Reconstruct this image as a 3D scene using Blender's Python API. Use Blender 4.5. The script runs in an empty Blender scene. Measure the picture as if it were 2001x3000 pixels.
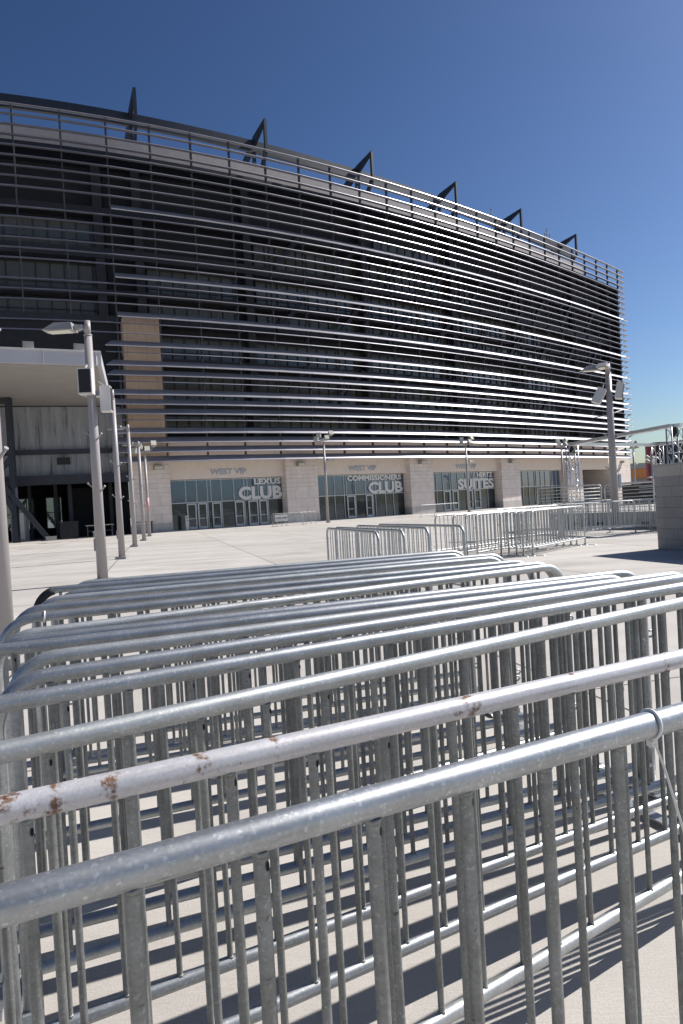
import bpy, bmesh, math, random
from mathutils import Vector, Matrix
random.seed(7)
scene = bpy.context.scene
COL = scene.collection
R = math.radians

# ---------------------------------------------------------------- camera
EYE = 1.5
F = 2000.0                      # focal length in photo pixels (3000 high) = 24 mm on a 36 mm side
roll = math.atan(0.058)
pitch = -math.atan(20 * math.cos(roll) / F)
fw = Vector((0, math.cos(pitch), math.sin(pitch)))
r0 = Vector((1, 0, 0)); u0 = r0.cross(fw)
rt = r0 * math.cos(roll) - u0 * math.sin(roll)
up = u0 * math.cos(roll) + r0 * math.sin(roll)
cam_d = bpy.data.cameras.new("camera"); cam = bpy.data.objects.new("camera", cam_d); COL.objects.link(cam)
cam_d.sensor_fit = 'VERTICAL'; cam_d.sensor_height = 36; cam_d.lens = 24
cam_d.clip_start = 0.05; cam_d.clip_end = 6000
m = Matrix((rt, up, -fw)).transposed().to_4x4(); m.translation = Vector((0, 0, EYE))
cam.matrix_world = m
scene.camera = cam

# ---------------------------------------------------------------- light
SUN_EL, SUN_AZ = 44.0, 23.5     # azimuth counted from +X towards +Y
sdir = Vector((math.cos(R(SUN_EL)) * math.cos(R(SUN_AZ)), math.cos(R(SUN_EL)) * math.sin(R(SUN_AZ)), math.sin(R(SUN_EL))))
world = bpy.data.worlds.new("World"); scene.world = world; world.use_nodes = True
wn = world.node_tree; bg = wn.nodes['Background']
sky = wn.nodes.new('ShaderNodeTexSky'); sky.sky_type = 'NISHITA'; sky.sun_disc = False
sky.sun_elevation = R(SUN_EL); sky.sun_rotation = R(90 - SUN_AZ)
sky.air_density = 1.0; sky.dust_density = 0.9; sky.ozone_density = 3.0
gm = wn.nodes.new('ShaderNodeGamma'); gm.inputs[1].default_value = 1.5
sc = wn.nodes.new('ShaderNodeVectorMath'); sc.operation = 'MULTIPLY'; sc.inputs[1].default_value = (0.515, 0.525, 0.54)
wn.links.new(sky.outputs[0], gm.inputs[0]); wn.links.new(gm.outputs[0], sc.inputs[0]); wn.links.new(sc.outputs[0], bg.inputs[0]); bg.inputs[1].default_value = 0.052
ld = bpy.data.lights.new("sun", 'SUN'); ld.energy = 4.9; ld.angle = R(0.53); ld.color = (1.0, 0.955, 0.9)
lo = bpy.data.objects.new("sun", ld); COL.objects.link(lo)
lo.rotation_euler = sdir.to_track_quat('Z', 'Y').to_euler()
scene.view_settings.view_transform = 'Standard'; scene.view_settings.look = 'None'
scene.view_settings.exposure = 0.38; scene.view_settings.gamma = 1
try: scene.view_settings.use_curve_mapping = False
except Exception: pass
scene.cycles.max_bounces = 6

# ---------------------------------------------------------------- helpers
class MB:
    def __init__(s): s.v = []; s.f = []; s.uv = []; s.sm = []; s.mi = []; s.cur = 0
    def face(s, pts, uv=None, smooth=False):
        b = len(s.v); s.v += [tuple(p) for p in pts]; s.f.append(tuple(range(b, b + len(pts))))
        s.uv.append(uv); s.sm.append(smooth); s.mi.append(s.cur)
    def mesh(s, vs, fs, smooth=False):
        b = len(s.v); s.v += [tuple(p) for p in vs]
        for f in fs: s.f.append(tuple(b + i for i in f)); s.uv.append(None); s.sm.append(smooth); s.mi.append(s.cur)
    def box(s, x0, x1, y0, y1, z0, z1, M=None):
        p = [Vector(q) for q in ((x0,y0,z0),(x1,y0,z0),(x1,y1,z0),(x0,y1,z0),(x0,y0,z1),(x1,y0,z1),(x1,y1,z1),(x0,y1,z1))]
        if M is not None: p = [M @ q for q in p]
        s.mesh(p, [(0,3,2,1),(4,5,6,7),(0,1,5,4),(1,2,6,5),(2,3,7,6),(3,0,4,7)])
    def bar(s, a, b, w, h, upv=(0,0,1)):
        a = Vector(a); b = Vector(b); d = (b - a).normalized(); upv = Vector(upv)
        if abs(d.dot(upv)) > .98: upv = Vector((1,0,0))
        x = d.cross(upv).normalized() * w / 2; y = x.cross(d).normalized() * h / 2
        p = [a-x-y, a+x-y, a+x+y, a-x+y, b-x-y, b+x-y, b+x+y, b-x+y]
        s.mesh(p, [(0,1,2,3),(7,6,5,4),(0,4,5,1),(1,5,6,2),(2,6,7,3),(3,7,4,0)])
    def tube(s, pts, r, n=12, r1=None, caps=True):
        pts = [Vector(p) for p in pts]; N = len(pts); b = len(s.v); prev = None
        for i, p in enumerate(pts):
            if i == 0: d = pts[1] - pts[0]
            elif i == N - 1: d = pts[-1] - pts[-2]
            else: d = (pts[i+1] - p).normalized() + (p - pts[i-1]).normalized()
            d.normalize()
            if prev is None:
                a = Vector((0,0,1)) if abs(d.z) < .9 else Vector((0,1,0))
                x = d.cross(a).normalized()
            else:
                x = (prev - d * prev.dot(d)).normalized()
            prev = x; y = d.cross(x)
            rr = r if r1 is None else r + (r1 - r) * i / (N - 1)
            for k in range(n):
                t = 2 * math.pi * k / n; s.v.append(tuple(p + (x * math.cos(t) + y * math.sin(t)) * rr))
        for i in range(N - 1):
            for k in range(n):
                k2 = (k + 1) % n
                s.f.append((b+i*n+k, b+i*n+k2, b+(i+1)*n+k2, b+(i+1)*n+k)); s.uv.append(None); s.sm.append(True); s.mi.append(s.cur)
        if caps:
            s.f.append(tuple(b + k for k in reversed(range(n)))); s.uv.append(None); s.sm.append(False); s.mi.append(s.cur)
            s.f.append(tuple(b + (N-1)*n + k for k in range(n))); s.uv.append(None); s.sm.append(False); s.mi.append(s.cur)
    def build(s, name, mat, parent=None, recalc=False):
        me = bpy.data.meshes.new(name); me.from_pydata(s.v, [], s.f)
        if any(u for u in s.uv):
            ul = me.uv_layers.new(name='UVMap'); li = 0
            for f, u in zip(s.f, s.uv):
                for j in range(len(f)):
                    ul.data[li].uv = u[j] if u else (0, 0); li += 1
        for p, sm, mi in zip(me.polygons, s.sm, s.mi): p.use_smooth = sm; p.material_index = mi
        if recalc:
            bm = bmesh.new(); bm.from_mesh(me); bmesh.ops.recalc_face_normals(bm, faces=bm.faces[:]); bm.to_mesh(me); bm.free()
        for mm in (mat if isinstance(mat, (list, tuple)) else [mat]): me.materials.append(mm)
        me.update()
        o = bpy.data.objects.new(name, me); COL.objects.link(o)
        if parent: o.parent = parent
        return o
def empty(name, loc=(0,0,0), rz=0):
    o = bpy.data.objects.new(name, None); COL.objects.link(o); o.location = loc; o.rotation_euler = (0, 0, rz); o.empty_display_size = .3; return o
def tag(o, label=None, cat=None, group=None, kind=None):
    for k, v in (('label', label), ('category', cat), ('group', group), ('kind', kind)):
        if v: o[k] = v
        elif k in o: del o[k]
    return o
ALLCH = {}
def kids(o): return [c for c in bpy.data.objects if c.parent == o]
def copy_tree(o, parent=None):
    c = o.copy(); COL.objects.link(c); c.parent = parent
    for ch in kids(o):
        if ch is not c: copy_tree(ch, c)
    return c

# ---------------------------------------------------------------- materials
def mat(name, col, rough=.6, metal=0.0, spec=.5):
    m = bpy.data.materials.new(name); m.use_nodes = True; b = m.node_tree.nodes['Principled BSDF']
    b.inputs['Base Color'].default_value = (*col, 1); b.inputs['Roughness'].default_value = rough
    b.inputs['Metallic'].default_value = metal; b.inputs['Specular IOR Level'].default_value = spec
    return m
def N(m, t, **k):
    n = m.node_tree.nodes.new(t)
    for a, b in k.items(): setattr(n, a, b)
    return n
def L(m, a, b): m.node_tree.links.new(a, b)
def ramp(m, fac, stops):
    n = N(m, 'ShaderNodeValToRGB'); L(m, fac, n.inputs[0]); e = n.color_ramp.elements
    while len(e) > 1: e.remove(e[-1])
    e[0].position, e[0].color = stops[0][0], (*stops[0][1], 1)
    for p, c in stops[1:]:
        q = e.new(p); q.color = (*c, 1)
    return n.outputs[0]
def noise(m, scale, detail=4, coord='Object', rough=.55, vec=None):
    n = N(m, 'ShaderNodeTexNoise'); n.inputs['Scale'].default_value = scale; n.inputs['Detail'].default_value = detail; n.inputs['Roughness'].default_value = rough
    if vec is None:
        tc = N(m, 'ShaderNodeTexCoord'); vec = tc.outputs[coord]
    L(m, vec, n.inputs['Vector']); return n.outputs[0]
def mix(m, fac, a, b, bt='MIX'):
    n = N(m, 'ShaderNodeMix', data_type='RGBA', blend_type=bt)
    for i, v in ((0, fac), (6, a), (7, b)):
        if isinstance(v, (int, float)): n.inputs[i].default_value = v
        elif isinstance(v, tuple): n.inputs[i].default_value = (*v, 1)
        else: L(m, v, n.inputs[i])
    return n.outputs[2]
def bsdf(m): return m.node_tree.nodes['Principled BSDF']
def bump(m, h, strength=.3, dist=.01):
    n = N(m, 'ShaderNodeBump'); n.inputs['Strength'].default_value = strength; n.inputs['Distance'].default_value = dist
    L(m, h, n.inputs['Height']); L(m, n.outputs[0], bsdf(m).inputs['Normal'])
def objvec(m, rnd=True, scale=(1,1,1)):
    tc = N(m, 'ShaderNodeTexCoord'); v = tc.outputs['Object']
    mp = N(m, 'ShaderNodeMapping'); mp.inputs['Scale'].default_value = scale; L(m, v, mp.inputs[0])
    if rnd:
        oi = N(m, 'ShaderNodeObjectInfo'); mu = N(m, 'ShaderNodeMath', operation='MULTIPLY'); mu.inputs[1].default_value = 37.0
        L(m, oi.outputs['Random'], mu.inputs[0]); cx = N(m, 'ShaderNodeCombineXYZ'); L(m, mu.outputs[0], cx.inputs[0]); L(m, mu.outputs[0], cx.inputs[2]); L(m, cx.outputs[0], mp.inputs[1])
    return mp.outputs[0]
def galv(name, c0, c1, c2, rough=.42, metal=.8, rust=0.0, dirt=.35):
    m = mat(name, c1, rough, metal)
    v = objvec(m)
    vo = N(m, 'ShaderNodeTexVoronoi'); vo.inputs['Scale'].default_value = 230; L(m, v, vo.inputs['Vector'])
    sp = N(m, 'ShaderNodeSeparateColor'); L(m, vo.outputs['Color'], sp.inputs[0])
    base = ramp(m, sp.outputs[0], [(0, c0), (.6, c1), (.90, tuple(.85*x+.15*y for x,y in zip(c1,c2))), (.965, tuple(.45*x+.55*y for x,y in zip(c1,c2))), (1, c2)])
    big = noise(m, 9, 5, vec=v)
    d = ramp(m, big, [(.38, (.62, .61, .58)), (.6, (1, 1, 1))])
    base = mix(m, dirt, base, d, 'MULTIPLY')
    fine = noise(m, 45, 6, vec=v, rough=.7)
    spots = ramp(m, fine, [(.0, (0,0,0)), (.30, (0,0,0)), (.335, (1,1,1))])
    base = mix(m, 1.0, base, mix(m, .6, (1,1,1), spots), 'MULTIPLY')
    mps = N(m, 'ShaderNodeMapping'); mps.inputs['Scale'].default_value = (2.2, 40, 40); L(m, v, mps.inputs[0])
    scf = noise(m, 2.2, 6, vec=mps.outputs[0], rough=.65)
    base = mix(m, 1.0, base, ramp(m, scf, [(.27, (.30,.29,.28)), (.34, (.86,.86,.85)), (.5, (1,1,1)), (.72, (1.06,1.06,1.07))]), 'MULTIPLY')
    if rust > 0:
        rn = noise(m, 26, 8, vec=v, rough=.7)
        tc = N(m, 'ShaderNodeTexCoord'); sx = N(m, 'ShaderNodeSeparateXYZ'); L(m, tc.outputs['Object'], sx.inputs[0]); acc = None
        for x0, rad in ((.27, .04), (.33, .02), (.41, .022), (.54, .04), (.67, .02), (1.06, .055), (1.34, .04), (1.62, .02)):
            a = N(m, 'ShaderNodeMath', operation='SUBTRACT'); L(m, sx.outputs[0], a.inputs[0]); a.inputs[1].default_value = x0
            b = N(m, 'ShaderNodeMath', operation='ABSOLUTE'); L(m, a.outputs[0], b.inputs[0])
            c = N(m, 'ShaderNodeMapRange'); L(m, b.outputs[0], c.inputs[0]); c.inputs[1].default_value = 0; c.inputs[2].default_value = rad * 1.3; c.inputs[3].default_value = .22; c.inputs[4].default_value = 0
            if acc is None: acc = c.outputs[0]
            else:
                d_ = N(m, 'ShaderNodeMath', operation='ADD'); L(m, acc, d_.inputs[0]); L(m, c.outputs[0], d_.inputs[1]); acc = d_.outputs[0]
        e_ = N(m, 'ShaderNodeMath', operation='ADD'); L(m, rn, e_.inputs[0]); L(m, acc, e_.inputs[1])
        rm = ramp(m, e_.outputs[0], [(.67, (0,0,0)), (.76, (1,1,1))])
        rc = ramp(m, noise(m, 60, 3, vec=v), [(.35, (.11,.055,.035)), (.6, (.20,.11,.06)), (.70, (.42,.39,.36))])
        base = mix(m, rm, base, rc)
        mm = N(m, 'ShaderNodeMath', operation='MULTIPLY_ADD'); L(m, rm, mm.inputs[0]); mm.inputs[1].default_value = -metal; mm.inputs[2].default_value = metal; L(m, mm.outputs[0], bsdf(m).inputs['Metallic'])
    L(m, base, bsdf(m).inputs['Base Color'])
    rr = N(m, 'ShaderNodeMapRange'); L(m, sp.outputs[1], rr.inputs[0]); rr.inputs[3].default_value = rough - .015; rr.inputs[4].default_value = rough + .025
    L(m, rr.outputs[0], bsdf(m).inputs['Roughness'])
    bump(m, fine, .25, .0012)
    return m
M = {}
M['galv'] = galv('galvanised_steel', (.42,.44,.455), (.45,.47,.485), (.64,.66,.67))
M['galv_pick'] = galv('galvanised_picket', (.27,.28,.275), (.30,.31,.305), (.42,.43,.42), rough=.5, metal=.65, dirt=.6)
M['silver'] = galv('silver_painted_rusty_steel', (.60,.59,.60), (.66,.65,.66), (.74,.73,.74), rough=.40, metal=.35, rust=.09, dirt=.2)
M['bare'] = galv('dull_galvanised', (.47,.49,.49), (.52,.54,.54), (.68,.7,.7), rough=.46, metal=.7)
M['hole'] = mat('vent_hole', (.01,.01,.01), .9)
M['plastic'] = mat('white_nylon', (.82,.81,.76), .45)
M['tape'] = mat('clear_tape', (.55,.52,.5), .25)
M['rubber'] = mat('black_rubber', (.02,.02,.02), .7)

def slab_mat():
    m = mat('plaza_concrete', (.5,.48,.45), .85, 0, .3)
    tc = N(m, 'ShaderNodeTexCoord'); mp = N(m, 'ShaderNodeMapping'); mp.vector_type = 'TEXTURE'
    mp.inputs['Rotation'].default_value = (0, 0, R(15)); mp.inputs['Location'].default_value = (-1.45, -.39, 0); L(m, tc.outputs['Object'], mp.inputs[0])
    sx = N(m, 'ShaderNodeSeparateXYZ'); L(m, mp.outputs[0], sx.inputs[0])
    def joint(o, per, w):
        a = N(m, 'ShaderNodeMath', operation='DIVIDE'); L(m, o, a.inputs[0]); a.inputs[1].default_value = per
        b = N(m, 'ShaderNodeMath', operation='FRACT'); L(m, a.outputs[0], b.inputs[0])
        c = N(m, 'ShaderNodeMath', operation='SUBTRACT'); L(m, b.outputs[0], c.inputs[0]); c.inputs[1].default_value = .5
        d = N(m, 'ShaderNodeMath', operation='ABSOLUTE'); L(m, c.outputs[0], d.inputs[0])
        e = N(m, 'ShaderNodeMath', operation='GREATER_THAN'); L(m, d.outputs[0], e.inputs[0]); e.inputs[1].default_value = .5 - w / per
        return e.outputs[0], a.outputs[0]
    j1, a1 = joint(sx.outputs[0], 4.5, .013); j2, a2 = joint(sx.outputs[1], 4.5, .010)
    mx = N(m, 'ShaderNodeMath', operation='MAXIMUM'); L(m, j1, mx.inputs[0]); L(m, j2, mx.inputs[1])
    f1 = N(m, 'ShaderNodeMath', operation='FLOOR'); L(m, a1, f1.inputs[0]); f2 = N(m, 'ShaderNodeMath', operation='FLOOR'); L(m, a2, f2.inputs[0])
    cb = N(m, 'ShaderNodeCombineXYZ'); L(m, f1.outputs[0], cb.inputs[0]); L(m, f2.outputs[0], cb.inputs[1])
    wnn = N(m, 'ShaderNodeTexWhiteNoise'); L(m, cb.outputs[0], wnn.inputs['Vector'])
    slab = ramp(m, wnn.outputs[0], [(0, (.475,.45,.42)), (1, (.535,.512,.48))])
    n1 = noise(m, .35, 8, rough=.65); st = ramp(m, n1, [(.32, (.80,.79,.78)), (.5, (1,1,1)), (.66, (.90,.895,.885))])
    c = mix(m, 1.0, slab, st, 'MULTIPLY')
    mp2 = N(m, 'ShaderNodeMapping'); mp2.inputs['Rotation'].default_value = (0, 0, R(-15)); mp2.inputs['Scale'].default_value = (3, 60, 1); L(m, tc.outputs['Object'], mp2.inputs[0])
    br = noise(m, 3.0, 5, vec=mp2.outputs[0], rough=.7)
    gr = noise(m, 140, 4)
    c = mix(m, 1.0, c, ramp(m, br, [(.3, (.90,.90,.89)), (.6, (1.02,1.02,1.02))]), 'MULTIPLY')
    c = mix(m, 1.0, c, ramp(m, gr, [(.3, (.86,.85,.84)), (.65, (1.04,1.04,1.04))]), 'MULTIPLY')
    crack = noise(m, 22, 3); c = mix(m, ramp(m, crack, [(.20,(1,1,1)), (.235,(0,0,0))]), c, (.30,.28,.26))
    gum = N(m, 'ShaderNodeTexVoronoi'); gum.inputs['Scale'].default_value = 1.6; L(m, tc.outputs['Object'], gum.inputs['Vector'])
    c = mix(m, ramp(m, gum.outputs['Distance'], [(.0, (1,1,1)), (.028, (.8,.8,.8)), (.042, (0,0,0))]), c, (.33,.31,.29))
    wp = N(m, 'ShaderNodeMapping'); wp.inputs['Rotation'].default_value = (0, 0, R(20)); wp.inputs['Scale'].default_value = (.25, 1.1, 1); L(m, tc.outputs['Object'], wp.inputs[0])
    c = mix(m, 1.0, c, ramp(m, noise(m, .8, 6, vec=wp.outputs[0], rough=.6), [(.36, (.90,.895,.89)), (.52, (1,1,1)), (.60, (1.07,1.07,1.07))]), 'MULTIPLY')
    c = mix(m, mx.outputs[0], c, (.10,.09,.085))
    L(m, c, bsdf(m).inputs['Base Color'])
    h = mix(m, .5, br, gr); bump(m, h, .55, .004)
    return m
M['ground'] = slab_mat()

def stone(name, c0, c1, row=.6, width=1.25, mortar=(.36,.31,.275), ms=.010, offz=0.0):
    m = mat(name, c0, .8, 0, .3)
    uv = N(m, 'ShaderNodeUVMap'); uv.uv_map = 'UVMap'
    mp = N(m, 'ShaderNodeMapping'); mp.inputs['Location'].default_value = (0, offz, 0); L(m, uv.outputs[0], mp.inputs[0])
    b = N(m, 'ShaderNodeTexBrick'); L(m, mp.outputs[0], b.inputs['Vector']); b.inputs['Scale'].default_value = 1
    b.inputs['Row Height'].default_value = row; b.inputs['Brick Width'].default_value = width; b.inputs['Mortar Size'].default_value = ms
    b.inputs['Mortar Smooth'].default_value = .1; b.inputs['Bias'].default_value = 0
    b.inputs['Color1'].default_value = (*c0, 1); b.inputs['Color2'].default_value = (*c1, 1); b.inputs['Mortar'].default_value = (*mortar, 1)
    n = noise(m, 1.3, 7); c = mix(m, 1.0, b.outputs[0], ramp(m, n, [(.3, (.88,.87,.86)), (.65, (1.03,1.03,1.03))]), 'MULTIPLY')
    n2 = noise(m, 30, 4); c = mix(m, 1.0, c, ramp(m, n2, [(.3, (.94,.94,.94)), (.65, (1.03,1.03,1.03))]), 'MULTIPLY')
    L(m, c, bsdf(m).inputs['Base Color']); return m
M['stone_low'] = stone('limestone_large', (.78,.69,.63), (.82,.73,.67), .80, 1.5)
M['stone_up'] = stone('limestone_small', (.78,.69,.625), (.82,.73,.66), .42, 1.35, offz=.2)
M['stone_base'] = stone('granite_base', (.54,.51,.485), (.57,.54,.515), 2.0, 1.5)
M['stone_tan'] = stone('tan_stone_panel', (.58,.44,.33), (.62,.47,.355), 2.55, 1.7, ms=.02)
M['cmu'] = stone('grey_block', (.30,.285,.275), (.34,.325,.31), .25, .55, mortar=(.20,.19,.18), ms=.008)
M['cap'] = stone('block_cap', (.46,.43,.39), (.49,.46,.42), .5, .9, mortar=(.3,.28,.26))
def rough_mat(name, col, rough=.7, metal=0., var=.12, sc=2.0):
    m = mat(name, col, rough, metal); n = noise(m, sc, 6)
    L(m, ramp(m, n, [(.3, tuple(c * (1 - var) for c in col)), (.7, tuple(min(1, c * (1 + var)) for c in col))]), bsdf(m).inputs['Base Color']); return m
M['plaster'] = rough_mat('beige_plaster', (.80,.69,.60), .8, 0, .05)
M['parapet'] = rough_mat('pale_concrete_panel', (.42,.385,.37), .8, 0, .06)
M['slat'] = rough_mat('silver_louvre', (.33,.33,.37), .36, .5, .10, .35)
M['slat_under'] = M['slat']
M['steel_dark'] = rough_mat('charcoal_steel', (.022,.026,.038), .45, .0, .15)
M['post'] = rough_mat('louvre_post_steel', (.075,.075,.09), .5, .2, .1)
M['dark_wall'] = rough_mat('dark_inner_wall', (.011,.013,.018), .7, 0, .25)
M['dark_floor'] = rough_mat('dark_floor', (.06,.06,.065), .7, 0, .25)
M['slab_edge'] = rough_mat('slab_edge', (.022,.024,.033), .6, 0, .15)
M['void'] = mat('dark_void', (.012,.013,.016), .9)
def glass(name, col, refl=.35, rough=.04, tint=(.75,.85,.9)):
    m = mat(name, col, .25, 0, .5); nt = m.node_tree
    g = N(m, 'ShaderNodeBsdfGlossy'); g.inputs['Roughness'].default_value = rough; g.inputs['Color'].default_value = (*tint, 1)
    fr = N(m, 'ShaderNodeFresnel'); fr.inputs['IOR'].default_value = 1.6
    a = N(m, 'ShaderNodeMath', operation='ADD'); L(m, fr.outputs[0], a.inputs[0]); a.inputs[1].default_value = refl; a.use_clamp = True
    mx = N(m, 'ShaderNodeMixShader'); L(m, a.outputs[0], mx.inputs[0]); L(m, bsdf(m).outputs[0], mx.inputs[1]); L(m, g.outputs[0], mx.inputs[2])
    nn = noise(m, .6, 3); b = N(m, 'ShaderNodeBump'); b.inputs['Strength'].default_value = .15; b.inputs['Distance'].default_value = .05; L(m, nn, b.inputs['Height']); L(m, b.outputs[0], g.inputs['Normal'])
    L(m, mx.outputs[0], nt.nodes['Material Output'].inputs[0]); return m
M['glass'] = glass('teal_glass', (.035,.075,.115), .24, .03, (.42,.50,.70))
M['glass_low'] = glass('low_glass_dark_reflection', (.012,.018,.02), .08, .04, (.3,.36,.4))  # doors and lower panes: reflection of dark surroundings put into the glass colour
M['glass_up'] = glass('office_glass', (.085,.085,.065), .0, .1, (.5,.55,.6))
M['glass_blue'] = glass('lobby_glass', (.02,.04,.06), .35)
M['alu'] = rough_mat('aluminium_frame', (.55,.57,.58), .4, .3, .05)
M['mullion_dark'] = mat('dark_mullion', (.02,.02,.022), .5)
M['white_letter'] = mat('white_lettering', (.72,.72,.70), .5)
M['grey_letter'] = mat('grey_blue_lettering', (.42,.44,.49), .45, .3)
M['pole'] = rough_mat('taupe_painted_pole', (.36,.335,.33), .4, .0, .05, 1.0)
M['lamp_body'] = rough_mat('lamp_housing', (.34,.33,.32), .4, .1, .05, 3)
M['lens'] = mat('lamp_lens', (.62,.6,.5), .15)
M['white_paint'] = rough_mat('white_paint', (.62,.61,.59), .45, 0, .05)
M['black'] = mat('black_grille', (.012,.012,.014), .6)
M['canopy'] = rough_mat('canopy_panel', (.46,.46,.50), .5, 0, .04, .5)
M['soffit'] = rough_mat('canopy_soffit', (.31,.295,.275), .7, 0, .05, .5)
M['alutruss'] = rough_mat('aluminium_truss', (.60,.61,.62), .3, .6, .08, 6)
def corr_mat():
    m = mat('corrugated_metal', (.3,.3,.3), .55, .3)
    uv = N(m, 'ShaderNodeUVMap'); uv.uv_map = 'UVMap'
    mp = N(m, 'ShaderNodeMapping'); mp.inputs['Scale'].default_value = (1.6, .12, 1); L(m, uv.outputs[0], mp.inputs[0])
    n = noise(m, 1.2, 8, vec=mp.outputs[0], rough=.7)
    L(m, ramp(m, n, [(.33, (.10,.105,.115)), (.45, (.33,.345,.37)), (.7, (.46,.475,.50))]), bsdf(m).inputs['Base Color']); return m
M['corr'] = corr_mat()
M['orange'] = rough_mat('orange_panel', (.62,.24,.08), .6); M['red'] = rough_mat('dark_red_panel', (.16,.02,.035), .5)
M['concrete'] = rough_mat('grey_concrete', (.36,.35,.34), .85, 0, .12, 3)
M['sign_blue'] = mat('sign_blue_grey', (.12,.17,.24), .5)
M['pink'] = mat('red_white_tape', (.6,.34,.36), .6)

# ---------------------------------------------------------------- ground
g = MB(); g.face([(-1200,-1200,0),(1200,-1200,0),(1200,1800,0),(-1200,1800,0)])
tag(g.build('plaza_ground', M['ground']), kind='structure')

# ---------------------------------------------------------------- facade curve
PF = (-2.24458037e-05, 5.15012073e-03, 6.56470773e-01, 69.4618013)
def yf(x): return ((PF[0] * x + PF[1]) * x + PF[2]) * x + PF[3]
PITCH = 3.7; K0, K1 = -8, 22
DS = .05
def march(sgn, n):
    x = -18.397; pts = [(x, yf(x))]
    for i in range(int(n / DS)):
        t = (3 * PF[0] * x + 2 * PF[1]) * x + PF[2]; x += sgn * DS / math.hypot(1, t); pts.append((x, yf(x)))
    return pts
fwd = march(1, 100); bwd = march(-1, 45)
def raw(s):
    l = fwd if s >= 0 else bwd; q = abs(s) / DS; i = min(int(q), len(l) - 2); f = q - i
    return Vector((l[i][0] * (1-f) + l[i+1][0] * f, l[i][1] * (1-f) + l[i+1][1] * f))
def frame(s):
    p = raw(s); t = (raw(s + .6) - raw(s - .6)).normalized(); return p, t, Vector((t.y, -t.x))
def P(s, off, z):
    p, t, n = frame(s); q = p + n * off; return Vector((q.x, q.y, z))
stad = empty('stadium', P(0, 0, 0))
tag(stad, 'huge curved stadium with rows of silver horizontal louvres above beige stone entrances', 'stadium')
ORG = stad.location.copy()
class SB(MB):
    """mesh builder whose points are world coords relative to the stadium's origin"""
    def done(s, name, mat_, parent=stad, **k):
        s.v = [(x - ORG.x, y - ORG.y, z - ORG.z) for x, y, z in s.v]
        return s.build(name, mat_, parent, **k)
    def slab(s, s0, s1, o0, o1, z0, z1, step=1.2, uvs=True):
        n = max(1, int(math.ceil((s1 - s0) / step))); ss = [s0 + (s1 - s0) * i / n for i in range(n + 1)]
        for a, b in zip(ss[:-1], ss[1:]):
            s.face([P(a,o1,z0), P(b,o1,z0), P(b,o1,z1), P(a,o1,z1)], [(a,z0),(b,z0),(b,z1),(a,z1)])
            s.face([P(b,o0,z0), P(a,o0,z0), P(a,o0,z1), P(b,o0,z1)], [(b,z0),(a,z0),(a,z1),(b,z1)])
            s.face([P(a,o1,z1), P(b,o1,z1), P(b,o0,z1), P(a,o0,z1)], [(a,o1),(b,o1),(b,o0),(a,o0)])
            s.face([P(a,o0,z0), P(b,o0,z0), P(b,o1,z0), P(a,o1,z0)], [(a,o0),(b,o0),(b,o1),(a,o1)])
        s.face([P(s0,o0,z0), P(s0,o1,z0), P(s0,o1,z1), P(s0,o0,z1)], [(o0,z0),(o1,z0),(o1,z1),(o0,z1)])
        s.face([P(s1,o1,z0), P(s1,o0,z0), P(s1,o0,z1), P(s1,o1,z1)], [(o1,z0),(o0,z0),(o0,z1),(o1,z1)])

# louvres ---------------------------------------------------------
Z0, DZ = 6.52, .842
FLAT = {4,8,11,13,14,16,17,18} | set(range(20,26)) | set(range(27,36))
def section(flat):
    c = .52
    if flat: pts = [(c/2,-.025),(c/2-.03,.03),(0.02,.05),(-c/2,.02),(-c/2,-.02),(0.05,-.045)]; a = R(-8)
    else: c = .74; pts = [(c/2,-.03),(c/2,.03),(0,.04),(-c/2,.02),(-c/2,-.02),(0,-.035)]; a = R(-47)
    return [(x * math.cos(a) - z * math.sin(a), x * math.sin(a) + z * math.cos(a)) for x, z in pts]
for k in range(36):
    flat = k in FLAT; sec = section(flat); z = Z0 + DZ * k + (.08 if flat else 0); mb = SB()
    if k <= 12: s_start = -1.0
    elif flat: s_start = K0 * PITCH
    else: s_start = 0
    s_end = K1 * PITCH + 1.6
    js = [s_start] + [q * PITCH for q in range(K0, K1 + 1) if q * PITCH > s_start + .5] + [s_end]
    for i, (a, b) in enumerate(zip(js[:-1], js[1:])):
        a2 = a + .012; b2 = b - .012; rows = []
        for e, (ss, mitre) in enumerate(((a2, -1 if i == 0 and k <= 12 else 0), (b2, 1 if i == len(js) - 2 else 0))):
            rows.append([P(ss + mitre * (o + .36) * 1.25 - (0 if not mitre else mitre * .6), o, z + dz) for o, dz in sec])
        n = len(sec)
        for j in range(n):
            j2 = (j + 1) % n
            mb.mesh([rows[0][j], rows[1][j], rows[1][j2], rows[0][j2]], [(3,2,1,0)])
        mb.mesh(rows[0], [tuple(range(n))]); mb.mesh(rows[1], [tuple(reversed(range(n)))])
    if flat or True:
        e = K1 * PITCH + 1.55; tri = [P(e, .28, z - .04), P(e - 1.15, .2, z - .04), P(e - 1.0, -.25, z - .42)]
        t_ = Vector((0, 0, -.02)); mb.mesh(tri + [q + t_ for q in tri], [(0,1,2), (5,4,3), (0,3,4,1), (1,4,5,2), (2,5,3,0)])
    mb.done('louvre', M['slat'], recalc=True)
# posts behind the louvres
for q in range(K0, K1 + 1):
    s = q * PITCH; mb = SB()
    zb = 6.3 if q >= 0 else 19.0
    mb.slab(s - .055, s + .055, -.62, -.34, zb, 33.2, uvs=False)
    mb.slab(s - .08, s + .08, -.42, -.22, 33.2, 36.1)
    kk = 0
    while kk < 36:
        z = Z0 + DZ * kk
        if z > zb - .2 and (q >= 0): mb.slab(s - .05, s + .05, -.34, -.12, z - .12, z + .02)
        kk += 1
    mb.done('louvre_post', M['post'])
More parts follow.
